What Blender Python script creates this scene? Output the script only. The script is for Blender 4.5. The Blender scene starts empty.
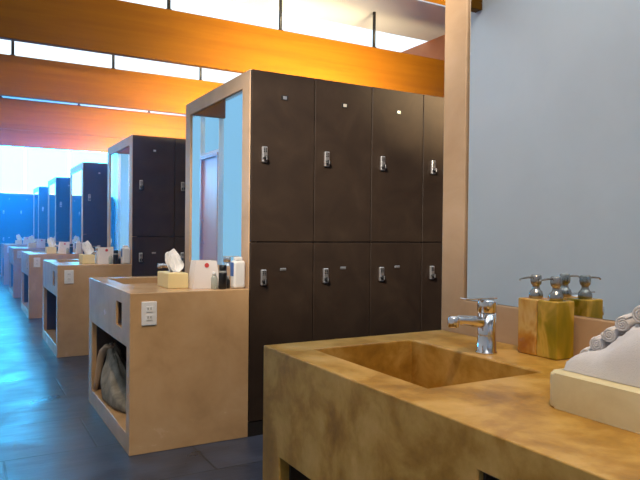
import bpy, bmesh, math, random
from mathutils import Vector, Matrix, noise as mnoise
random.seed(7)
sc = bpy.context.scene
col = sc.collection
pi = math.pi

# ------------------------------------------------------------------ layout (metres)
H_CAM = 1.16
XF, XB = 0.745, 1.405          # aisle face of the vanities, aisle face of the locker banks
HC, HB = 0.837, 2.075          # counter height, locker height
Y2, PITCH, LEN = 3.278, 2.837, 1.195
DW = 0.407                     # locker door width
X_LEFT, X_RIGHT = -0.85, 5.98
Y_FRONT, Y_END = -2.6, 18.6
Z_CEIL = 4.0
BEAM_Y0, BEAM_P, BEAM_B, BEAM_T = 6.763, 2.881, 2.98, 3.535
def bank_y(k):                 # k = 1 nearest
    return Y2 + (k - 2) * PITCH

BLOOM_HAZE = .11  # blue scatter volume, shaped to imitate lens bloom around the end window
# ------------------------------------------------------------------ materials
def new_mat(name):
    m = bpy.data.materials.new(name); m.use_nodes = True
    nt = m.node_tree
    return m, nt, nt.nodes['Principled BSDF']

def plain(name, c, rough=.5, metal=0., spec=.5, emit=None, es=0., trans=0., sss=0., coat=0.):
    m, nt, b = new_mat(name)
    b.inputs['Base Color'].default_value = (*c, 1)
    b.inputs['Roughness'].default_value = rough
    b.inputs['Metallic'].default_value = metal
    b.inputs['Specular IOR Level'].default_value = spec
    if emit: b.inputs['Emission Color'].default_value = (*emit, 1); b.inputs['Emission Strength'].default_value = es
    if trans: b.inputs['Transmission Weight'].default_value = trans
    if sss: b.inputs['Subsurface Weight'].default_value = sss; b.inputs['Subsurface Radius'].default_value = (.02, .01, .005)
    if coat: b.inputs['Coat Weight'].default_value = coat
    return m

def mottled(name, stops, scale=4., detail=6., rough=(.3, .5), bump=.0, stretch=(1, 1, 1), distort=.4, spec=.5, world=True, bscale=None, dist=.01):
    """cloudy procedural colour from two noise layers"""
    m, nt, b = new_mat(name)
    N = nt.nodes; L = nt.links
    if world:
        g = N.new('ShaderNodeNewGeometry'); src = g.outputs['Position']
    else:
        g = N.new('ShaderNodeTexCoord'); src = g.outputs['Object']
    mp = N.new('ShaderNodeMapping'); mp.inputs['Scale'].default_value = stretch
    L.new(src, mp.inputs['Vector'])
    n1 = N.new('ShaderNodeTexNoise'); n1.inputs['Scale'].default_value = scale
    n1.inputs['Detail'].default_value = detail; n1.inputs['Distortion'].default_value = distort
    n1.inputs['Roughness'].default_value = .6
    L.new(mp.outputs['Vector'], n1.inputs['Vector'])
    r = N.new('ShaderNodeValToRGB')
    while len(r.color_ramp.elements) < len(stops): r.color_ramp.elements.new(.5)
    for e, (p, c) in zip(r.color_ramp.elements, stops): e.position = p; e.color = (*c, 1)
    L.new(n1.outputs['Fac'], r.inputs['Fac']); L.new(r.outputs['Color'], b.inputs['Base Color'])
    mr = N.new('ShaderNodeMapRange'); mr.inputs['To Min'].default_value = rough[0]; mr.inputs['To Max'].default_value = rough[1]
    L.new(n1.outputs['Fac'], mr.inputs['Value']); L.new(mr.outputs['Result'], b.inputs['Roughness'])
    b.inputs['Specular IOR Level'].default_value = spec
    if bump:
        n2 = N.new('ShaderNodeTexNoise'); n2.inputs['Scale'].default_value = bscale or scale * 6; n2.inputs['Detail'].default_value = 4
        L.new(mp.outputs['Vector'], n2.inputs['Vector'])
        bp = N.new('ShaderNodeBump'); bp.inputs['Strength'].default_value = bump; bp.inputs['Distance'].default_value = dist
        L.new(n2.outputs['Fac'], bp.inputs['Height']); L.new(bp.outputs['Normal'], b.inputs['Normal'])
    return m

def slate_floor():
    m, nt, b = new_mat('slate_tiles')
    N = nt.nodes; L = nt.links
    g = N.new('ShaderNodeNewGeometry')
    mp = N.new('ShaderNodeMapping'); mp.inputs['Location'].default_value = (-.18, .1, 0)
    L.new(g.outputs['Position'], mp.inputs['Vector'])
    br = N.new('ShaderNodeTexBrick'); br.offset = .5
    br.inputs['Scale'].default_value = 1.; br.inputs['Brick Width'].default_value = .9; br.inputs['Row Height'].default_value = .6
    br.inputs['Mortar Size'].default_value = .006; br.inputs['Mortar Smooth'].default_value = .3
    br.inputs['Color1'].default_value = (.038, .046, .075, 1); br.inputs['Color2'].default_value = (.058, .068, .105, 1)
    br.inputs['Mortar'].default_value = (.022, .025, .036, 1)
    L.new(mp.outputs['Vector'], br.inputs['Vector'])
    n = N.new('ShaderNodeTexNoise'); n.inputs['Scale'].default_value = 3.2; n.inputs['Detail'].default_value = 8; n.inputs['Distortion'].default_value = .8
    L.new(g.outputs['Position'], n.inputs['Vector'])
    r = N.new('ShaderNodeValToRGB'); r.color_ramp.elements[0].position = .3; r.color_ramp.elements[0].color = (.55, .55, .6, 1)
    r.color_ramp.elements[1].position = .75; r.color_ramp.elements[1].color = (1.35, 1.3, 1.3, 1)
    L.new(n.outputs['Fac'], r.inputs['Fac'])
    mx = N.new('ShaderNodeMix'); mx.data_type = 'RGBA'; mx.blend_type = 'MULTIPLY'; mx.inputs[0].default_value = 1
    L.new(br.outputs['Color'], mx.inputs[6]); L.new(r.outputs['Color'], mx.inputs[7])
    L.new(mx.outputs[2], b.inputs['Base Color'])
    mr = N.new('ShaderNodeMapRange'); mr.inputs['From Min'].default_value = .3; mr.inputs['From Max'].default_value = .7
    mr.inputs['To Min'].default_value = FLOOR_ROUGH[0]; mr.inputs['To Max'].default_value = FLOOR_ROUGH[1]
    L.new(n.outputs['Fac'], mr.inputs['Value']); L.new(mr.outputs['Result'], b.inputs['Roughness'])
    b.inputs['Specular IOR Level'].default_value = 1.; b.inputs['Specular Tint'].default_value = (.45, .8, 1, 1)
    n2 = N.new('ShaderNodeTexNoise'); n2.inputs['Scale'].default_value = 3.5; n2.inputs['Detail'].default_value = 5
    mp2 = N.new('ShaderNodeMapping'); mp2.inputs['Scale'].default_value = (1, 2.6, 1); L.new(g.outputs['Position'], mp2.inputs['Vector'])
    L.new(mp2.outputs['Vector'], n2.inputs['Vector'])
    ad = N.new('ShaderNodeMath'); ad.operation = 'SUBTRACT'
    L.new(n2.outputs['Fac'], ad.inputs[0]); L.new(br.outputs['Fac'], ad.inputs[1])
    bp = N.new('ShaderNodeBump'); bp.inputs['Strength'].default_value = .4; bp.inputs['Distance'].default_value = .010
    L.new(ad.outputs[0], bp.inputs['Height']); L.new(bp.outputs['Normal'], b.inputs['Normal'])
    return m

FLOOR_ROUGH = (.27, .45)
M = {}
M['stone'] = mottled('honed_travertine', [(.30, (.27, .125, .014)), (.45, (.43, .215, .028)), (.56, (.55, .31, .066)), (.75, (.67, .405, .130))],
                     scale=9, detail=6, rough=(.26, .45), bump=.06, distort=.3)
M['stone_smooth'] = mottled('smooth_travertine', [(.30, (.47, .285, .135)), (.5, (.56, .345, .17)), (.75, (.62, .40, .215))],
                     scale=4, detail=4, rough=(.18, .32), bump=.04, distort=.3)
M['recess_shade'] = plain('dark_recess_shade', (.055, .032, .02), .6)  # dark colour standing in for shade inside the niches and slots
M['endstone'] = mottled('stone_surround', [(.3, (.46, .29, .16)), (.55, (.56, .37, .22)), (.8, (.62, .43, .28))],
                     scale=3.5, detail=7, rough=(.4, .55), bump=.08, distort=.6)
M['locker'] = mottled('dark_stained_door', [(.3, (.024, .0135, .0085)), (.55, (.034, .0195, .0115)), (.8, (.047, .028, .0165))],
                     scale=5, detail=6, rough=(.52, .64), distort=.8, spec=.3)
M['carcass'] = plain('dark_carcass', (.012, .008, .006), .6)
M['chrome'] = plain('polished_chrome', (.78, .76, .76), .12, 1.)
M['brushed'] = plain('brushed_steel', (.55, .53, .5), .3, 1.)
M['pump'] = plain('pump_steel', (.42, .40, .37), .22, 1.)
M['lockplate'] = plain('satin_chrome', (.72, .68, .66), .28, .85)
M['black'] = plain('black_plastic', (.01, .01, .011), .3)
M['rod'] = plain('black_rod', (.008, .008, .010), .5)
M['mirror'] = plain('mirror_glass', (.88, .92, .93), .015, 1.)
M['white'] = plain('white_plastic', (.78, .76, .74), .4)
M['plaster'] = mottled('white_plaster', [(.3, (.82, .84, .84)), (.7, (.87, .885, .885))], scale=2, rough=(.7, .85))
M['ceil'] = plain('ceiling_paint', (.80, .78, .79), .8)
M['terracotta'] = mottled('terracotta_plaster', [(.3, (.32, .10, .035)), (.7, (.42, .15, .05))], scale=2, rough=(.7, .85))
M['beam'] = mottled('orange_timber', [(.25, (.150, .049, .0016)), (.5, (.178, .0625, .002)), (.75, (.205, .075, .003))],
                     scale=2.2, detail=6, rough=(.5, .65), stretch=(.35, 3, 6), distort=.6, spec=.08)
M['doorwood'] = mottled('door_timber', [(.3, (.46, .27, .14)), (.7, (.60, .36, .20))], scale=3, rough=(.4, .5), stretch=(4, 4, .5))
M['floor'] = slate_floor()
M['towel'] = mottled('white_terry', [(.3, (.63, .60, .60)), (.7, (.70, .665, .665))], scale=20, rough=(.85, .95), bump=.6, bscale=420, world=False, dist=.002)
M['cream'] = mottled('cream_onyx', [(.3, (.68, .56, .30)), (.55, (.78, .67, .39)), (.8, (.84, .75, .50))], scale=7, rough=(.3, .45), stretch=(1, 1, 1.6), world=True)
M['amber'] = mottled('amber_onyx', [(.34, (.40, .135, .007)), (.46, (.54, .25, .035)), (.56, (.68, .43, .13)), (.68, (.46, .20, .015))], scale=13, detail=3, rough=(.18, .3), distort=.5, stretch=(1, 1, .55))
M['greenonyx'] = mottled('yellow_green_onyx', [(.34, (.23, .175, .004)), (.46, (.33, .225, .008)), (.56, (.60, .37, .05)), (.68, (.42, .235, .012))], scale=13, detail=3, rough=(.18, .3), distort=.5, stretch=(1, 1, .45))
M['cardcream'] = plain('cream_card', (.80, .66, .34), .6)
M['tissue'] = plain('tissue_paper', (.86, .86, .88), .9)
M['caddy'] = plain('white_card', (.78, .72, .70), .65)
M['red'] = plain('red_print', (.55, .05, .05), .5)
M['clear'] = plain('milky_bottle', (.62, .66, .60), .2, trans=.5)
M['blue'] = plain('blue_label', (.05, .14, .42), .4)
M['greyband'] = plain('grey_label', (.35, .36, .35), .5)
M['bag'] = mottled('grey_canvas', [(.3, (.13, .115, .09)), (.5, (.26, .235, .19)), (.7, (.38, .34, .28))], scale=9, rough=(.8, .95), bump=.4, bscale=60, world=False)
M['strap'] = plain('tan_strap', (.50, .36, .24), .7)
def glow(name, c, s):
    m = bpy.data.materials.new(name); m.use_nodes = True
    nt = m.node_tree; nt.nodes.clear()
    e = nt.nodes.new('ShaderNodeEmission'); e.inputs['Color'].default_value = (*c, 1); e.inputs['Strength'].default_value = s
    o = nt.nodes.new('ShaderNodeOutputMaterial'); nt.links.new(e.outputs[0], o.inputs['Surface'])
    return m
M['skylight'] = glow('skylight_daylight', (.80, .93, 1.04), 1.25)
M['endglass'] = glow('window_daylight', (.027, .36, 1.0), 28.0)
M['sideglass'] = glow('frosted_window_daylight', (.30, .66, 1.0), .70)

# ------------------------------------------------------------------ mesh helpers
class MB:
    def __init__(s): s.bm = bmesh.new(); s.mi = 0
    def _tag(s, faces):
        for f in faces: f.material_index = s.mi
    def box(s, a, b, bev=0., seg=2):
        bm = s.bm; n0 = set(bm.faces)
        vs = [bm.verts.new((x, y, z)) for x in (a[0], b[0]) for y in (a[1], b[1]) for z in (a[2], b[2])]
        for q in ((0, 1, 3, 2), (4, 6, 7, 5), (0, 4, 5, 1), (2, 3, 7, 6), (0, 2, 6, 4), (1, 5, 7, 3)):
            bm.faces.new([vs[i] for i in q])
        if bev:
            es = {e for v in vs for e in v.link_edges}
            bmesh.ops.bevel(bm, geom=list(es), offset=bev, segments=seg, profile=.5, affect='EDGES')
        s._tag(set(bm.faces) - n0); return s
    def lathe(s, c, prof, n=24, axis='z', smooth=True):
        """prof: list of (radius, height) from bottom to top about axis through c"""
        bm = s.bm; rings = []
        c = Vector(c)
        def P(r, h, t):
            u, v = r * math.cos(t), r * math.sin(t)
            return c + {'z': Vector((u, v, h)), 'x': Vector((h, u, v)), 'y': Vector((v, h, u))}[axis]
        for r, h in prof:
            rings.append([bm.verts.new(P(max(r, 1e-4), h, 2 * pi * i / n)) for i in range(n)])
        fs = []
        for a, b in zip(rings, rings[1:]):
            for i in range(n): fs.append(bm.faces.new((a[i], a[(i + 1) % n], b[(i + 1) % n], b[i])))
        fs.append(bm.faces.new(rings[0][::-1])); fs.append(bm.faces.new(rings[-1]))
        for f in fs[:-2]: f.smooth = smooth
        s._tag(fs); return s
    def tube(s, pts, r, n=12, ry=None):
        """swept tube through pts; r may be a list"""
        bm = s.bm; pts = [Vector(p) for p in pts]; rings = []
        rs = r if isinstance(r, (list, tuple)) else [r] * len(pts)
        up = Vector((0, 0, 1))
        for i, p in enumerate(pts):
            t = (pts[min(i + 1, len(pts) - 1)] - pts[max(i - 1, 0)]).normalized()
            ref = up if abs(t.dot(up)) < .95 else Vector((0, 1, 0))
            a = t.cross(ref).normalized(); b = a.cross(t)
            k = (ry / rs[0]) if ry else 1
            rings.append([bm.verts.new(p + a * rs[i] * math.cos(2 * pi * j / n) + b * rs[i] * k * math.sin(2 * pi * j / n)) for j in range(n)])
        fs = []
        for a, b in zip(rings, rings[1:]):
            for j in range(n):
                f = bm.faces.new((a[j], a[(j + 1) % n], b[(j + 1) % n], b[j])); f.smooth = True; fs.append(f)
        fs.append(bm.faces.new(rings[0][::-1])); fs.append(bm.faces.new(rings[-1]))
        s._tag(fs); return s
    def grid(s, fn, nu, nv, smooth=True, closed=False):
        bm = s.bm
        V = [[bm.verts.new(fn(i / nu, j / nv)) for j in range(nv + 1)] for i in range(nu + 1)]
        fs = []
        for i in range(nu):
            for j in range(nv):
                f = bm.faces.new((V[i][j], V[i + 1][j], V[i + 1][j + 1], V[i][j + 1])); f.smooth = smooth; fs.append(f)
        s._tag(fs); return s
    def mesh(s, name, mats):
        bmesh.ops.recalc_face_normals(s.bm, faces=s.bm.faces[:])
        me = bpy.data.meshes.new(name); s.bm.to_mesh(me); s.bm.free()
        for m in (mats if isinstance(mats, (list, tuple)) else [mats]): me.materials.append(m)
        return me
    def build(s, name, mats, parent=None, loc=(0, 0, 0)):
        return link(name, s.mesh(name, mats), parent, loc)

def link(name, me, parent=None, loc=(0, 0, 0)):
    o = bpy.data.objects.new(name, me); col.objects.link(o); o.location = loc
    if parent: o.parent = parent
    return o

def tag(o, label, cat, group=None):
    o['label'] = label; o['category'] = cat
    if group: o['group'] = group
    return o

def thing(name, loc, label=None, cat=None, group=None, rz=0):
    o = bpy.data.objects.new(name, None); col.objects.link(o); o.location = loc; o.rotation_euler = (0, 0, rz)
    o.empty_display_size = .1
    if label: tag(o, label, cat, group)
    return o

def struct(o): o['kind'] = 'structure'; return o

def copy_tree(o, parent=None):
    c = o.copy(); col.objects.link(c)
    if parent: c.parent = parent
    for ch in list(o.children): copy_tree(ch, c)
    return c

def carved(name, base, cutters, mats, bev=.003):
    """base box minus cutter boxes, then a small edge bevel, as one mesh"""
    mb = MB(); mb.box(*base)
    ob = mb.build(name, mats)
    tmp = []
    for i, c in enumerate(cutters):
        cb = MB(); cb.box(*c); co = cb.build('cutter', mats); tmp.append(co)
        md = ob.modifiers.new('b%d' % i, 'BOOLEAN'); md.object = co; md.operation = 'DIFFERENCE'; md.solver = 'EXACT'
    if bev:
        bv = ob.modifiers.new('bev', 'BEVEL'); bv.width = bev; bv.segments = 2; bv.limit_method = 'ANGLE'; bv.angle_limit = math.radians(40)
    dg = bpy.context.evaluated_depsgraph_get(); dg.update()
    me = bpy.data.meshes.new_from_object(ob.evaluated_get(dg)); me.name = name
    for o in tmp + [ob]:
        d = o.data; bpy.data.objects.remove(o); bpy.data.meshes.remove(d)
    return me

def smooth_weld(me, lv=2):
    return me

# ------------------------------------------------------------------ the room
T = .12
mb = MB(); mb.box((X_LEFT - T, Y_FRONT - T, -.1), (X_RIGHT + T, Y_END + T, 0))
struct(mb.build('floor', M['floor']))

# side walls
def wall_with_holes(name, a, b, holes, m):
    return struct(link(name, carved(name, (a, b), holes, m, 0)))
# left wall: two long frosted windows and a tall timber door between them
DY0, DY1, DZ = 9.94, 10.82, 2.47
W1 = (7.9, DY0 - .03); W2 = (DY1 + .03, 17.75)
wall_with_holes('wall_left', (X_LEFT - T, Y_FRONT - T, 0), (X_LEFT, Y_END + T, Z_CEIL),
    [((X_LEFT - .5, W1[0], .35), (X_LEFT + .5, W1[1], 3.30)), ((X_LEFT - .5, W2[0], .35), (X_LEFT + .5, W2[1], 3.30)),
     ((X_LEFT - .5, DY0, 0.002), (X_LEFT + .5, DY1, DZ)), ((X_LEFT - .5, DY0 - .02, DZ + .05), (X_LEFT + .5, DY1 + .02, 3.30))], M['plaster'])
mb = MB(); mb.box((X_RIGHT, Y_FRONT - T, 0), (X_RIGHT + T, Y_END + T, Z_CEIL)); struct(mb.build('wall_right', M['terracotta']))
mb = MB(); mb.box((X_LEFT, Y_FRONT - T, 0), (X_RIGHT, Y_FRONT, Z_CEIL)); struct(mb.build('wall_front', M['plaster']))
WZ0, WZ1 = 2.10, 3.94
wall_with_holes('wall_back', (X_LEFT, Y_END, 0), (X_RIGHT, Y_END + T, Z_CEIL), [((X_LEFT + .06, Y_END - .5, WZ0), (X_RIGHT - .06, Y_END + .5, WZ1))], M['plaster'])

def window(name, axis, a, b, glassm, depth, mull):
    """pane + thin frame filling a hole; a,b corners on the wall"""
    root = struct(thing(name, (0, 0, 0)))
    fr = MB(); w = .03 if axis == 'y' else .012
    if axis == 'y':
        y = depth
        fr.box((a[0], y, a[1]), (b[0], y + .05, a[1] + w)); fr.box((a[0], y, b[1] - w), (b[0], y + .05, b[1]))
        for i in range(mull + 1):
            x = a[0] + (b[0] - a[0] - w) * i / mull; fr.box((x, y, a[1] + w), (x + w, y + .05, b[1] - w))
        pn = MB(); pn.box((a[0], y + .052, a[1]), (b[0], y + .06, b[1]))
    else:
        x = depth
        fr.box((x - .05, a[0], a[1]), (x, b[0], a[1] + w)); fr.box((x - .05, a[0], b[1] - w), (x, b[0], b[1]))
        for i in range(mull + 1):
            y = a[0] + (b[0] - a[0] - w) * i / mull; fr.box((x - .05, y, a[1] + w), (x, y + w, b[1] - w))
        pn = MB(); pn.box((x - .06, a[0], a[1]), (x - .052, b[0], b[1]))
    fr.build('window_frame', M['plaster'], root); pn.build('pane', glassm, root)
    return root
window('window_1', 'y', (X_LEFT + .06, WZ0), (X_RIGHT - .06, WZ1), M['endglass'], Y_END + .02, 6)
window('window_2', 'x', (W1[0], .35), (W1[1], 3.30), M['sideglass'], X_LEFT - .03, 1)
window('window_3', 'x', (W2[0], .35), (W2[1], 3.30), M['sideglass'], X_LEFT - .03, 6)

window('window_9', 'x', (DY0 - .02, DZ + .05), (DY1 + .02, 3.30), M['sideglass'], X_LEFT - .03, 1)
d = struct(thing('door_1', (X_LEFT, (DY0 + DY1) / 2, 0)))
w = (DY1 - DY0) / 2
mb = MB(); mb.box((-.08, -w + .05, .01), (-.03, w - .05, DZ - .05), .004); mb.build('door_leaf', M['doorwood'], d)
mb = MB(); mb.box((-.11, -w + .002, .004), (.015, -w + .05, DZ - .002)); mb.box((-.11, w - .05, .004), (.015, w - .002, DZ - .002)); mb.box((-.11, -w + .05, DZ - .05), (.015, w - .05, DZ - .002))
mb.build('door_frame', M['doorwood'], d)
mb = MB(); mb.tube([(-.03, w - .12, .95), (.03, w - .12, .95), (.03, w - .12, 1.35), (-.03, w - .12, 1.35)], .012); mb.build('door_handle', M['brushed'], d)

# ceiling: plaster bands above each beam, skylights between
beams_y = [BEAM_Y0 + BEAM_P * k for k in (-3, -2, -1, 0, 1, 2, 3)]
HALF = .61
mb = MB()
edges = [Y_FRONT - T]
for y in beams_y: edges += [y - HALF, y + HALF]
edges.append(Y_END + T)
sky = []
for i in range(0, len(edges) - 1):
    a, b = edges[i], edges[i + 1]
    if i % 2 == 1 or i == len(edges) - 2 or i == 0: mb.box((X_LEFT - T, a, Z_CEIL), (X_RIGHT + T, b, Z_CEIL + .12))
    else: sky.append((a, b))
struct(mb.build('ceiling', M['ceil']))
for n, (a, b) in enumerate(sky):
    mb = MB(); mb.box((X_LEFT - T, a + .002, Z_CEIL + .05), (X_RIGHT + T, b - .002, Z_CEIL + .06))
    struct(mb.build('window_%d' % (n + 4), M['skylight']))

# ------------------------------------------------------------------ timber beams on rods
blabels = [None,
  'orange timber ceiling beam overhead above the nearest vanity, nearest to the viewer of all',
  'orange timber beam barely showing at the top edge, next to the surround of the largest mirror',
  'big bright orange timber beam passing behind the top of the nearest doored lockers',
  'orange timber beam one behind the big bright one, under a white skylight strip',
  'orange timber beam just below the thinnest white skylight gap',
  'farthest timber beam, pinkish orange, directly above the bright end window']
def make_beam():
    r = thing('ceiling_beam', (0, 0, 0))
    mb = MB(); mb.box((X_LEFT + .005, -.04, BEAM_B), (X_RIGHT - .005, .04, BEAM_T), .004); mb.build('timber', M['beam'], r)
    for k in range(-1, 4):
        x = .590 + 1.337 * k
        if x < X_LEFT + .03: continue
        h = MB(); h.lathe((x, 0, BEAM_T - .002), [(.02, 0), (.02, Z_CEIL - BEAM_T + .002)], 12); h.mi = 0
        h.lathe((x, 0, BEAM_T), [(.034, 0), (.034, .012)], 12); h.build('hanger_rod', M['rod'], r)
    return r
beam0 = None
for i, y in enumerate(beams_y):
    if i == 0: continue
    o = beam0 if beam0 and i == 0 else (copy_tree(beam0) if beam0 else make_beam())
    if beam0 is None: beam0 = o
    o.location = (0, y + (.30 if i == 5 else 0), 0)
    tag(o, blabels[i], 'beam', 'timber ceiling beams')

# ------------------------------------------------------------------ locker banks
NCOL = 6
def door_mesh(z0, z1):
    mb = MB(); mb.box((0, 0, z0), (DW - .005, .02, z1), .0025, 1); return mb.mesh('locker_door', M['locker'])
def lock_mesh():
    mb = MB(); mb.mi = 0
    mb.box((-.017, -.02, -.045), (.017, -.0, .045), .006, 3)
    mb.mi = 1
    for r in range(3):
        for c in range(2): mb.box((-.010 + c * .012, -.0222, .012 + r * .0095), (-.002 + c * .012, -.0195, .018 + r * .0095), .001, 1)
    mb.lathe((0, -.019, -.022), [(.012, -.021), (.0145, -.018), (.0145, 0)], 18, 'y')
    mb.mi = 0; mb.box((-.0025, -.0435, -.034), (.0025, -.039, -.010), .001, 1)
    return mb.mesh('combination_lock', [M['lockplate'], M['black']])
def plate_mesh(dark):
    mb = MB()
    if dark:
        mb.mi = 1; mb.box((-.022, -.003, -.013), (.022, 0, .013), .001, 1)
        mb.mi = 0; mb.box((-.011, -.005, -.009), (.013, -.002, .009), .001, 1)
    else:
        mb.mi = 0; mb.box((-.019, -.004, -.007), (.019, 0, .007), .0015, 1)
    return mb.mesh('number_plate', [M['lockplate'], M['black']])
up_me, lo_me = door_mesh(1.103, HB - .004), door_mesh(.085, 1.098)
lk_me = lock_mesh(); pd_me, pl_me = plate_mesh(True), plate_mesh(False)

def add_doors(root, x0, y, n):
    for i in range(n):
        for top in (True, False):
            dr = link('locker_door', up_me if top else lo_me, root, (x0 + i * DW + .0025, y, 0))
            link('combination_lock', lk_me, dr, (.076, 0, 1.597 if top else .900))
            link('number_plate', pd_me if top else pl_me, dr, (DW / 2, 0, 1.932 if top else .943))

MY0, MY1, MZ0, MZ1 = .130, 1.088, .945, 1.985
end_me = carved('stone_end_panel', ((0, .021, 0), (.05, LEN, HB)), [((-.1, MY0, MZ0), (.016, MY1, MZ1))], M['endstone'], .003)
W_BANK = NCOL * DW + .02
def make_bank(doors=True):
    r = thing('locker_bank', (0, 0, 0))
    link('stone_end_panel', end_me, r)
    mb = MB(); mb.box((.052, .022, .08), (W_BANK, LEN, HB)); mb.mi = 0
    mb.box((.0, .004, 0), (W_BANK, .0205, .08)); mb.box((.052, .022, 0), (W_BANK, LEN - .02, .08)); mb.build('carcass', M['carcass'], r)
    if doors: add_doors(r, 0.002, 0, NCOL)
    return r
bank_labels = {
 1: 'nearest locker bank, only its stone mirror surround shows beside the big mirror',
 2: 'large dark brown locker bank with stone end, nearest one showing its doors',
 3: 'second dark locker bank behind the tissue box, two door columns showing',
 4: 'third locker bank along the aisle, navy dark front and stone mirror end',
 5: 'narrow blue-looking locker bank, fourth along the aisle',
 6: 'smallest locker bank at the far end of the row beside the end lockers'}
for k in range(1, 7):
    b = make_bank(k > 1); b.location = (XB, bank_y(k) + (.010 if k == 1 else 0), 0)
    tag(b, bank_labels[k], 'lockers', 'stone-ended locker banks')

# end lockers
eb = thing('locker_bank', (-.80, 18.0, 0), 'row of lockers standing across the end wall under the bright window', 'lockers')
mb = MB(); mb.box((0, .022, .0), (9 * DW, .5, HB)); mb.build('carcass', M['carcass'], eb)
add_doors(eb, 0, 0, 9)

# ------------------------------------------------------------------ mirrors
mb = MB(); mb.mi = 1; mb.box((.0117, MY0 + .001, MZ0 + .001), (.0126, MY1 - .001, MZ1 - .001)); mb.mi = 0
mb.box((.0090, MY0 + .004, MZ0 + .0015), (.0116, MY1 - .004, MZ1 - .004), .0008, 1)
mir_me = mb.mesh('wall_mirror', [M['mirror'], M['black']])
mir_labels = {1: 'largest mirror, grey, in stone surround above the nearest vanity with the soap dispensers',
 2: 'mirror reflecting a timber door, above the vanity with the big tissue box',
 3: 'pale mirror on the end of the second full locker bank, above the third vanity',
 4: 'narrow mirror half bright half dark, on the navy-fronted third bank',
 5: 'thin bluish mirror on the end of the blue-looking fourth bank',
 6: 'thinnest farthest mirror on the last bank beside the end lockers'}
for k in range(1, 7):
    o = link('wall_mirror', mir_me, None, (XB, bank_y(k) + (.010 if k == 1 else 0), 0)); tag(o, mir_labels[k], 'mirror', 'vanity mirrors')

# ------------------------------------------------------------------ vanities
VD = XB - XF - .002
van_me = carved('vanity', ((0, 0, 0), (VD, LEN, HC)),
    [((.100, .588, .680), (.440, 1.080, 1.2)),          # basin
     ((-.1, .075, .100), (.50, 1.085, .550)),           # open shelf niche
     ((-.1, .197, .635), (.22, .335, .768))],           # waste slot
    M['stone_smooth'], .004)
van_gold = van_me.copy(); van_gold.materials[0] = M['stone']
van_labels = {1: 'nearest golden stone vanity with open basin, towels and soap dispensers on it',
 2: 'stone vanity with a grey bag in its niche and a tissue box on top',
 3: 'third stone vanity along the aisle, white outlet on its side and dark niche',
 4: 'fourth stone vanity along the aisle, its top shining blue white',
 5: 'fifth stone vanity along the aisle, small and purple brown',
 6: 'last stone vanity by the end lockers'}
for k in range(1, 7):
    v = thing('vanity', (XF, bank_y(k), 0)); tag(v, van_labels[k], 'sink vanity', 'stone vanities along the aisle')
    link('stone_body', van_gold if k == 1 else van_me, v)
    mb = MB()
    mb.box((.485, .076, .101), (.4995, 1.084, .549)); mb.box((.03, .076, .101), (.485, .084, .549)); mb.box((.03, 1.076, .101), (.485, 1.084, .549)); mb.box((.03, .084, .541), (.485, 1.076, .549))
    mb.build('niche_shade', M['recess_shade'], v)  # dark sheets added so the stone niche looks deep in shade
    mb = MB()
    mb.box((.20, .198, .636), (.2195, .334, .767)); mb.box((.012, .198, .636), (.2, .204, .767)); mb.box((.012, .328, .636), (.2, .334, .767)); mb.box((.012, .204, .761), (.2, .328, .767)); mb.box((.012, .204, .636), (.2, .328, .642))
    mb.build('slot_shade', M['recess_shade'], v)  # same painted shade for the inside of the waste slot
    mb = MB(); mb.box((.155, .80, .6795), (.385, .815, .6825), .001, 1); mb.build('drain', M['brushed'], v)

# faucets
def make_faucet():
    r = thing('faucet', (0, 0, 0))
    mb = MB(); mb.lathe((0, 0, 0), [(.029, 0), (.029, .004), (.0255, .006), (.0245, .05), (.0245, .108)], 32)
    mb.build('faucet_body', M['chrome'], r)
    mb = MB()
    mb.tube([(-.005, 0, .080), (-.03, 0, .086), (-.075, 0, .092), (-.105, 0, .095), (-.116, 0, .093)], [.016, .0155, .0135, .0130, .0125], 18)
    mb.lathe((-.118, 0, .077), [(.0135, 0), (.015, .004), (.016, .016), (.0145, .026), (.009, .030)], 20)
    mb.build('spout', M['chrome'], r)
    mb = MB(); mb.lathe((0, 0, .1095), [(.0225, 0), (.0258, .003), (.0258, .028), (.0245, .034), (.02, .036)], 32)
    lev = MB()
    mb.build('handle_cap', M['chrome'], r)
    lev.box((-.088, -.010, .1465), (.030, .010, .1510), .0018, 2)
    for v in lev.bm.verts:
        if v.co.x < -.03: v.co.z += .0015 * (-.03 - v.co.x) / .05
    lev.build('lever', M['chrome'], r)
    return r
fa_labels = {1: 'chrome single lever basin faucet beside the soap dispensers on the nearest vanity',
 2: 'small chrome faucet partly hidden behind the tissue box on the second vanity',
 3: 'tiny chrome faucet on the third vanity behind its tissue box',
 4: 'tiny chrome faucet on the fourth vanity', 5: 'tiny chrome faucet on the fifth vanity', 6: 'tiny chrome faucet on the last vanity'}
f0 = None
for k in range(1, 7):
    f = copy_tree(f0) if f0 else make_faucet(); f0 = f0 or f
    f.location = (1.240, bank_y(k) + .823, HC); tag(f, fa_labels[k], 'faucet', 'vanity faucets')

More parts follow.
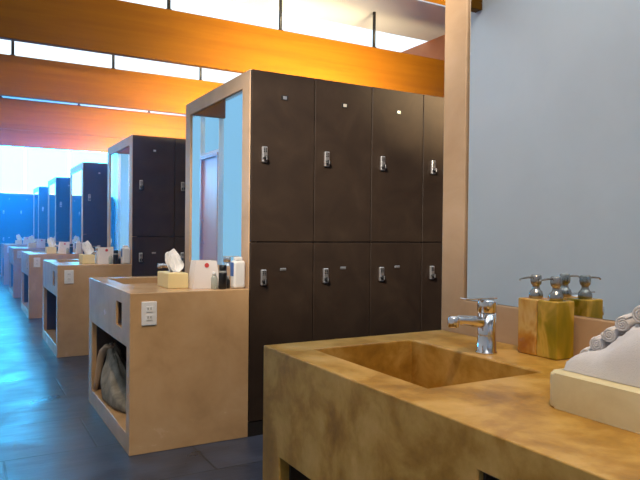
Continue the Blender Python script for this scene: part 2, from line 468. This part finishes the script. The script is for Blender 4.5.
# outlets on near sides
def make_outlet():
    r = thing('wall_outlet', (0, 0, 0))
    mb = MB(); mb.box((-.040, -.008, -.062), (.040, 0, .062), .004, 2); mb.build('cover_plate', M['white'], r)
    mb = MB()
    for z in (-.022, .022):
        mb.mi = 0; mb.box((-.017, -.011, z - .016), (.017, -.006, z + .016), .003, 2)
        mb.mi = 1; mb.box((-.009, -.0118, z - .003), (-.006, -.0105, z + .009)); mb.box((.006, -.0118, z - .003), (.009, -.0105, z + .009))
    mb.build('receptacle', [M['white'], M['black']], r)
    return r
ol = {2: 'white socket plate on the side of the vanity with the grey bag', 3: 'white socket plate on the side of the third vanity',
      4: 'small pale socket plate on the side of the fourth vanity', 5: 'tiny socket plate on the side of the fifth vanity',
      6: 'tiniest socket plate on the side of the last vanity'}
o0 = None
for k in range(2, 7):
    o = copy_tree(o0) if o0 else make_outlet(); o0 = o0 or o
    o.location = (.842, bank_y(k), .730); tag(o, ol[k], 'outlet', 'vanity socket plates')

# ------------------------------------------------------------------ vanity-top kits (vanities 2 to 6)
def make_tissue_box():
    r = thing('tissue_box', (0, 0, 0))
    mb = MB(); mb.box((-.058, -.11, 0), (.058, .11, .085), .004, 2); mb.build('carton', M['cardcream'], r)
    mb = MB(); mb.lathe((0, 0, .0852), [(.032, 0), (.032, .001)], 24); mb.build('opening', M['white'], r)
    mb = MB()
    def fn(u, v):
        a = (u - .5) * 2
        h = v
        wv = .022 + .030 * math.sin(min(1, h * 1.25) * pi * .75)
        x = a * wv + .010 * math.sin(h * 5) + .004 * h
        y = .022 * math.cos(a * 2.4) * (1 - .5 * h) - .010 + .006 * math.sin(a * 7 + h * 4)
        z = .086 + .128 * h - .030 * a * a * h + .008 * math.sin(a * 5)*h
        return (x, y, max(z, .0865))
    mb.grid(fn, 18, 14)
    def fn2(u, v):
        p = Vector(fn(u, v)); return (p.x * .8 + .006, p.y - .020 + .012 * v, p.z * .0 + .0865 + (p.z - .086) * .82)
    mb.grid(fn2, 18, 14)
    t = mb.build('tissue', M['tissue'], r)
    sd = t.modifiers.new('thick', 'SOLIDIFY'); sd.thickness = .0015
    return r
def make_caddy():
    r = thing('amenity_basket', (0, 0, 0))
    mb = MB(); bm = mb.bm
    bx, by, tx, ty, h, t = .080, .058, .060, .046, .155, .003
    def ring(x, y, z): return [bm.verts.new((sx * x, sy * y, z)) for sx, sy in ((-1, -1), (1, -1), (1, 1), (-1, 1))]
    a, b, c, d = ring(bx, by, 0), ring(tx, ty, h), ring(tx - t, ty - t, h), ring(bx - t, by - t, t)
    for p, q in ((a, b), (b, c), (c, d)):
        for i in range(4): bm.faces.new((p[i], p[(i + 1) % 4], q[(i + 1) % 4], q[i]))
    bm.faces.new(a[::-1]); bm.faces.new(d)
    mb.build('shell', M['caddy'], r)
    mb = MB(); mb.lathe((0, 0, 0), [(.013, 0), (.013, .0015)], 24, 'y')
    o = mb.build('red_emblem', M['red'], r, (.0, -.0512, .130)); o.rotation_euler = (-.09, 0, 0)
    mb = MB(); mb.tube([(-.03 + .06 * i / 10, 0.0, h - .012 + .0 * i) for i in range(11)], .004, 8); mb.build('cross_bar', M['caddy'], r)
    return r
def make_dark_bottle(s=1.):
    r = thing('toiletry_bottle', (0, 0, 0))
    mb = MB(); mb.mi = 0; mb.lathe((0, 0, 0), [(.020, 0), (.0235, .003), (.0235, .085), (.0225, .090)], 24); mb.build('bottle_body', M['black'], r)
    mb = MB(); mb.lathe((0, 0, .0902), [(.0228, 0), (.0228, .010), (.0222, .011)], 24); mb.build('collar', M['greyband'], r)
    mb = MB(); mb.lathe((0, 0, .1014), [(.0205, 0), (.0215, .002), (.0215, .028), (.019, .032)], 24); mb.build('bottle_cap', M['black'], r)
    return r
def make_small_bottle():
    r = thing('toiletry_bottle', (0, 0, 0))
    mb = MB(); mb.lathe((0, 0, 0), [(.011, 0), (.013, .002), (.013, .045), (.008, .052)], 20); mb.build('bottle_body', M['black'], r)
    mb = MB(); mb.lathe((0, 0, .0522), [(.009, 0), (.009, .016), (.007, .018)], 16); mb.build('bottle_cap', M['greyband'], r)
    return r
def make_clear_bottle():
    r = thing('toiletry_bottle', (0, 0, 0))
    mb = MB(); mb.lathe((0, 0, 0), [(.016, 0), (.018, .003), (.018, .06), (.014, .072), (.009, .076)], 24); mb.build('bottle_body', M['clear'], r)
    mb = MB(); mb.lathe((0, 0, .0762), [(.011, 0), (.011, .018), (.009, .020)], 20); mb.build('bottle_cap', M['white'], r)
    return r
def make_lotion():
    r = thing('lotion_bottle', (0, 0, 0))
    mb = MB(); mb.box((-.038, -.026, 0), (.038, .026, .158), .016, 4); mb.build('bottle_body', M['white'], r)
    mb = MB(); mb.box((-.022, -.015, .1585), (.022, .015, .178), .005, 3); mb.build('bottle_cap', M['white'], r)
    mb = MB(); mb.box((-.0388, -.020, .070), (-.0378, .018, .148), .0004, 1); mb.build('blue_label', M['blue'], r)
    return r
kit = [
 # maker, position rel. to vanity (x abs, y rel), rotation, label, category, group
 (make_tissue_box, 1.050, .290, 0.0, {
   2: 'cream tissue box with a tall white tissue, the largest on the counters', 3: 'cream tissue box on the third vanity', 4: 'pale tissue box on the fourth vanity',
   5: 'tiny tissue box on the fifth vanity', 6: 'tiny tissue box on the last vanity'}, 'tissue box', 'tissue boxes'),
 (make_caddy, 1.195, .170, 0.0, {
   2: 'white tapered basket with a red round emblem, on the counter beside the largest tissue box', 3: 'white tapered basket on the third vanity',
   4: 'white tapered basket on the fourth vanity', 5: 'tiny white basket on the fifth vanity', 6: 'tiny white basket on the last vanity'}, 'basket', 'white baskets'),
 (make_clear_bottle, 1.222, .072, 0.0, {
   2: 'small milky clear bottle between the white basket and the black bottle', 3: 'small milky bottle beside the black bottle on the third vanity',
   4: 'small milky bottle on the fourth vanity'}, 'bottle', 'milky bottles'),
 (make_dark_bottle, 1.268, .060, 0.0, {
   2: 'black cylindrical bottle with grey band in front of the white basket', 3: 'black cylindrical bottle on the third vanity', 4: 'black cylindrical bottle on the fourth vanity',
   5: 'tiny black bottle on the fifth vanity', 6: 'tiny black bottle on the last vanity'}, 'bottle', 'black bottles'),
 (make_small_bottle, 1.307, .085, 0.0, {
   2: 'shortest dark bottle between the black bottle and the white blue-labelled one', 3: 'short dark bottle beside the white lotion bottle on the third vanity'}, 'bottle', 'short dark bottles'),
 (make_lotion, 1.358, .060, 0.12, {
   2: 'white lotion bottle with a blue label standing against the nearest full locker bank', 3: 'white lotion bottle at the mirror edge of the third vanity',
   4: 'white lotion bottle at the mirror edge of the fourth vanity', 5: 'tiny white bottle at the edge of the fifth vanity'}, 'bottle', 'white lotion bottles'),
]
for mk, x, dy, rz, labs, cat, grp in kit:
    src = None
    for k in sorted(labs):
        o = copy_tree(src) if src else mk(); src = src or o
        jx = 0 if k == 2 else random.uniform(-.012, .008); 
        o.location = (x + (jx if mk is make_tissue_box else 0), bank_y(k) + dy, HC + .0005); o.rotation_euler = (0, 0, rz)
        tag(o, labs[k], cat, grp)

# ------------------------------------------------------------------ nearest vanity: soap dispensers
def make_dispenser(mat):
    r = thing('soap_dispenser', (0, 0, 0))
    mb = MB(); mb.box((-.034, -.0325, 0), (.034, .0325, .150), .004, 3); mb.build('onyx_block', mat, r)
    mb = MB(); mb.lathe((0, 0, .1502), [(.0165, 0), (.0185, .003), (.0185, .010), (.0165, .018), (.0115, .023), (.0095, .028), (.0095, .034), (.0135, .038), (.0150, .046), (.0145, .060), (.012, .063)], 28)
    mb.build('pump_head', M['pump'], r)
    mb = MB(); mb.tube([(-.010, 0, .2065), (-.030, 0, .2068), (-.056, .0, .2050), (-.062, 0, .2025), (-.063, 0, .1995)], [.0030, .0027, .0024, .0023, .0022], 10)
    mb.build('spout', M['pump'], r)
    return r
a = make_dispenser(M['amber']); a.location = (1.3565, 1.2000, HC + .0005); tag(a, 'amber onyx soap dispenser nearer the faucet on the nearest vanity', 'soap dispenser', 'onyx soap dispensers')
g = make_dispenser(M['greenonyx']); g.location = (1.3565, 1.1335, HC + .0005); tag(g, 'yellow green onyx soap dispenser next to the towel tray', 'soap dispenser', 'onyx soap dispensers')

# tray
def rounded_slab(x0, x1, y0, y1, z0, z1, rad, bev):
    mb = MB(); bm = mb.bm; ring = []
    for cx, cy, t0 in ((x1 - rad, y1 - rad, 0), (x0 + rad, y1 - rad, pi / 2), (x0 + rad, y0 + rad, pi), (x1 - rad, y0 + rad, 1.5 * pi)):
        for i in range(7):
            t = t0 + pi / 2 * i / 6; ring.append((cx + rad * math.cos(t), cy + rad * math.sin(t)))
    lo = [bm.verts.new((x, y, z0)) for x, y in ring]; hi = [bm.verts.new((x, y, z1)) for x, y in ring]
    n = len(ring)
    for i in range(n): bm.faces.new((lo[i], lo[(i + 1) % n], hi[(i + 1) % n], hi[i])).smooth = True
    f1 = bm.faces.new(hi); f0 = bm.faces.new(lo[::-1])
    bmesh.ops.bevel(bm, geom=list(f1.edges) + list(f0.edges), offset=bev, segments=3, profile=.5, affect='EDGES')
    return mb
TZ = HC + .066
tr = rounded_slab(.957, 1.300, .30, .822, HC + .0005, TZ, .022, .006).build('towel_tray', M['cream'])
tag(tr, 'thick cream onyx tray block under the white towels', 'tray')

# heap of folded towel: a soft height field, high at the back
def sstep(a, b, x):
    t = max(0, min(1, (x - a) / (b - a))); return t * t * (3 - 2 * t)
mb = MB()
HX0, HX1, HY0, HY1 = .992, 1.285, .32, .812
roll_pts = [(1.050, .806, .926), (1.052, .783, .951), (1.054, .759, .973), (1.056, .733, .996), (1.052, .695, 1.018)]
def heap_cap(x, y):
    c = 9.
    for q, (rx, ry, rz) in enumerate(roll_pts):
        r = .0200 if q < 4 else .0225
        dy = (y - ry) - math.tan(math.radians(15)) * (x - rx)
        if x > rx - .012 and abs(dy) < r:
            c = min(c, rz + .03 * (x - rx) - math.sqrt(r * r - dy * dy) - .002 - TZ - .001)
    return max(c, .0005)
def heap_h(x, y):
    s = sstep(HY1 + .005, HY1 - .16, y)               # rises from the far end toward the viewer's right
    u = sstep(HX0 - .03, 1.075, x)
    edge = min(1, (x - HX0) / .022, (HX1 - x) / .022, (y - HY0) / .022, (HY1 - y) / .022)
    edge = math.sqrt(max(0, 1 - (1 - max(0, edge)) ** 2))
    h = .022 + (.004 + .098 * s) * (.25 + .75 * u)
    h += .010 * mnoise.noise(Vector((x * 22, y * 22, .3))) + .003 * mnoise.noise(Vector((x * 60, y * 50, 1.3)))
    h -= .005 * math.exp(-((x - 1.03 - .25 * (y - .6)) / .007) ** 2)
    return min(max(.0, h) * edge, heap_cap(x, y))
NU, NV = 60, 90
def hf(u, v):
    x = HX0 + (HX1 - HX0) * u; y = HY0 + (HY1 - HY0) * v
    return (x, y, TZ + .001 + heap_h(x, y))
mb.grid(hf, NU, NV)
mb.grid(lambda u, v: (HX0 + (HX1 - HX0) * u, HY0 + (HY1 - HY0) * v, TZ + .0006), 1, 1, False)
hp = mb.build('folded_towel', M['towel']); tag(hp, 'soft folded white towel heaped on the cream tray', 'towel')

# rolled hand towels on the far slope of the heap
def roll_mesh(L=.17, r=.0163):
    mb = MB(); turns = 3.2; n = 70; th = .0042
    pts = []
    for i in range(n + 1):
        t = i / n; a = t * turns * 2 * pi; rr = .003 + (r - .003) * t; pts.append((a, rr))
    def outer(u, v):
        a, rr = pts[int(round(u * n))]
        e = min(v, 1 - v) * L; rnd = .0016 * (1 - min(1, e / .006))
        rr2 = rr - rnd + .0006 * mnoise.noise(Vector((a, v * 12, 0)))
        return (v * L, rr2 * math.cos(a), rr2 * math.sin(a))
    mb.grid(outer, n, 14)
    me = mb.mesh('rolled_towel', M['towel'])
    return me
rme = roll_mesh()
rl = ['lowest rolled white hand towel, tucked at the tray edge by the mirror', 'rolled white hand towel second from the bottom of the stepped pile',
      'rolled white hand towel in the middle of the stepped pile', 'rolled white hand towel second from the top of the stepped pile',
      'topmost rolled white hand towel, largest looking, against the mirror']
for i, p in enumerate(roll_pts):
    o = link('rolled_towel', rme, None, p); o.rotation_euler = (random.uniform(0, 6), -.03, math.radians(15 + random.uniform(-.6, .6)))
    sd = o.modifiers.new('thick', 'SOLIDIFY'); sd.thickness = .0036; sd.offset = -1
    if i == 4: o.scale = (1.0, 1.15, 1.15)
    tag(o, rl[i], 'towel', 'rolled hand towels')

# ------------------------------------------------------------------ bag in the niche
br = thing('cloth_bag', (.872, bank_y(2) + .705, .1005), 'crumpled grey cloth bag in the open niche of the second vanity', 'bag')
mb = MB()
def bagf(u, v):
    a = u * 2 * pi; h = v
    rx, ry = .112, .345
    k = (1 - .70 * sstep(.10, .95, h)) * (1 if h > .06 else .88 + 2 * h) * (1 if h < .9 else 1 - 5 * (h - .9))
    ca, sa = math.cos(a), math.sin(a)
    fold = 1 + .07 * math.sin(a * 7 + 3 * h) * sstep(.03, .4, h) + .10 * mnoise.noise(Vector((ca * 2, sa * 2, h * 3)))
    x = rx * k * fold * ca - .035 * h * (1 if h < .9 else 1)
    y = ry * k * fold * sa + .15 * sstep(0, 1, h)
    z = .335 * h - .05 * sstep(.1, .6, h) * max(0, -sa) + .012 * mnoise.noise(Vector((ca * 3, sa * 3, h * 5))) * h
    return (x, y, max(z, 0))
mb.grid(bagf, 64, 36)
bmesh.ops.remove_doubles(mb.bm, verts=mb.bm.verts[:], dist=.0015)
bmesh.ops.holes_fill(mb.bm, edges=[e for e in mb.bm.edges if e.is_boundary], sides=0)
mb.build('sack', M['bag'], br)
mb = MB()
mb.tube([(-.050, .13, .315), (-.070, .175, .318), (-.085, .215, .285), (-.094, .245, .23), (-.100, .27, .16), (-.106, .30, .08), (-.112, .33, .012)], [.016, .024, .027, .025, .022, .019, .016], 12, ry=.010)
mb.build('strap', M['strap'], br)
mb = MB(); mb.tube([(0, 0, 0), (.05, .02, 0), (.12, .02, 0)], [.030, .033, .030], 14)
o = mb.build('rolled_towel', M['towel'], None, (.80, bank_y(2) + .15, .1335)); tag(o, 'small white rolled cloth beside the grey bag in the niche', 'towel')

# ------------------------------------------------------------------ lights of the room and added fills
def area(name, loc, target, sx, sy, power, c, spread=180):
    l = bpy.data.lights.new(name, 'AREA'); l.shape = 'RECTANGLE'; l.size = sx; l.size_y = sy; l.energy = power; l.color = c; l.spread = math.radians(spread)
    o = bpy.data.objects.new(name, l); col.objects.link(o); o.location = loc
    dv = Vector(target) - Vector(loc); o.rotation_euler = dv.to_track_quat('-Z', 'Y').to_euler()
    return o
# warm strips lying on top of the locker banks, washing the timber beams beyond
for k in range(1, 6):
    y = bank_y(k)
    area('locker_top_uplight', (XB + 2.2, y + 1.1, HB + .06), (XB + 2.2, y + 3.5, 2.70), 1.6, .08, 85, (1, .80, .46), 66)
    area('unseen_ceiling_fill', (XB + 1.6, y + .6, HB + .06), (XB + 1.6, y + .6, 4.), 2.2, .3, 6, (.70, .86, 1), 130)  # added cool fill, brightens the ceiling bands
# warm ceiling lamp over the nearest vanity, then unseen fill spots
def spot(name, loc, target, power, c, ang=90, r=.06, blend=.6):
    l = bpy.data.lights.new(name, 'SPOT'); l.energy = power; l.color = c; l.spot_size = math.radians(ang); l.spot_blend = blend; l.shadow_soft_size = r
    o = bpy.data.objects.new(name, l); col.objects.link(o); o.location = loc
    dv = Vector(target) - Vector(loc); o.rotation_euler = dv.to_track_quat('-Z', 'Y').to_euler(); return o
spot('unseen_spot', (.35, .0, 3.6), (1.02, .50, .84), 150, (1, .74, .45), 42)
spot('unseen_spot', (.15, 1.35, 3.4), (.95, 3.25, .45), 190, (1, .76, .50), 38, blend=.9)  # added fill, lifts the near side of the second vanity
spot('unseen_spot', (-.55, .1, 3.3), (1.55, 2.7, 2.25), 1000, (1, .90, .76), 42, blend=.9)  # added fill on the upper locker doors
spot('unseen_spot', (1.0, 2.8, 3.8), (-.85, 3.1, 1.5), 38, (1, .95, .84), 95, blend=.9)  # added fill on the left wall, brightens what the big mirror reflects
spot('unseen_spot', (.9, 10.4, 3.7), (-.85, 10.4, 1.2), 150, (1, .80, .58), 45, blend=.9)  # added fill on the timber door
for k in (3, 4):
    spot('unseen_spot', (.2, bank_y(k) - 2.0, 3.4), (1.5, bank_y(k), 1.3), 120, (1, .84, .74), 48, blend=.9)  # added fill standing in for bounced light in these bays
spot('unseen_spot', (-.62, .75, 2.85), (1.42, 1.62, 1.70), 160, (1, .86, .70), 35, blend=.9)  # added fill on the stone surround of the nearest mirror

# ------------------------------------------------------------------ world, camera, colour
w = bpy.data.worlds.new('World'); sc.world = w; w.use_nodes = True
bg = w.node_tree.nodes['Background']; bg.inputs['Color'].default_value = (.5, .6, .8, 1); bg.inputs['Strength'].default_value = .1
vs = w.node_tree.nodes.new('ShaderNodeVolumeScatter'); vs.inputs['Color'].default_value = (.05, .42, 1, 1); vs.inputs['Density'].default_value = .012; vs.inputs['Anisotropy'].default_value = .65
wn = w.node_tree.nodes; wl = w.node_tree.links
gp = wn.new('ShaderNodeNewGeometry'); sx = wn.new('ShaderNodeSeparateXYZ'); wl.new(gp.outputs['Position'], sx.inputs[0])
mr = wn.new('ShaderNodeMapRange'); mr.inputs['From Min'].default_value = 3.0; mr.inputs['From Max'].default_value = 11.0; mr.inputs['To Min'].default_value = .0; mr.inputs['To Max'].default_value = BLOOM_HAZE
wl.new(sx.outputs['Y'], mr.inputs['Value']); mz = wn.new('ShaderNodeMapRange'); mz.interpolation_type = 'SMOOTHSTEP'
mz.inputs['From Min'].default_value = 1.9; mz.inputs['From Max'].default_value = 2.6; mz.inputs['To Min'].default_value = 1.; mz.inputs['To Max'].default_value = .0
wl.new(sx.outputs['Z'], mz.inputs['Value'])
ml = wn.new('ShaderNodeMath'); ml.operation = 'MULTIPLY'; wl.new(mr.outputs['Result'], ml.inputs[0]); wl.new(mz.outputs['Result'], ml.inputs[1])
my = wn.new('ShaderNodeMapRange'); my.inputs['From Min'].default_value = 11.; my.inputs['From Max'].default_value = 17.; my.inputs['To Min'].default_value = 1.; my.inputs['To Max'].default_value = .12
wl.new(sx.outputs['Y'], my.inputs['Value'])
m2 = wn.new('ShaderNodeMath'); m2.operation = 'MULTIPLY'; wl.new(ml.outputs[0], m2.inputs[0]); wl.new(my.outputs['Result'], m2.inputs[1])
wl.new(m2.outputs[0], vs.inputs['Density'])
w.node_tree.links.new(vs.outputs[0], w.node_tree.nodes['World Output'].inputs['Volume'])

yaw, pit, rol = math.radians(29.5356), math.radians(-.705), math.radians(.5923)
F = Vector((math.sin(yaw) * math.cos(pit), math.cos(yaw) * math.cos(pit), math.sin(pit)))
R = Vector((math.cos(yaw), -math.sin(yaw), 0)); U = R.cross(F)
R, U = R * math.cos(rol) + U * math.sin(rol), U * math.cos(rol) - R * math.sin(rol)
cam = bpy.data.cameras.new('camera'); co = bpy.data.objects.new('camera', cam); col.objects.link(co)
cam.sensor_fit = 'HORIZONTAL'; cam.sensor_width = 36; cam.lens = 630.689 * 36 / 640
cam.clip_start = .02
co.matrix_world = Matrix(((R.x, U.x, -F.x, 0), (R.y, U.y, -F.y, 0), (R.z, U.z, -F.z, H_CAM), (0, 0, 0, 1)))
sc.camera = co
sc.view_settings.view_transform = 'Standard'; sc.view_settings.look = 'None'
sc.view_settings.exposure = .35; sc.view_settings.gamma = 1.; sc.view_settings.use_curve_mapping = False
sc.cycles.use_denoising = True
sc.cycles.max_bounces = 10
sc.cycles.sample_clamp_indirect = 6
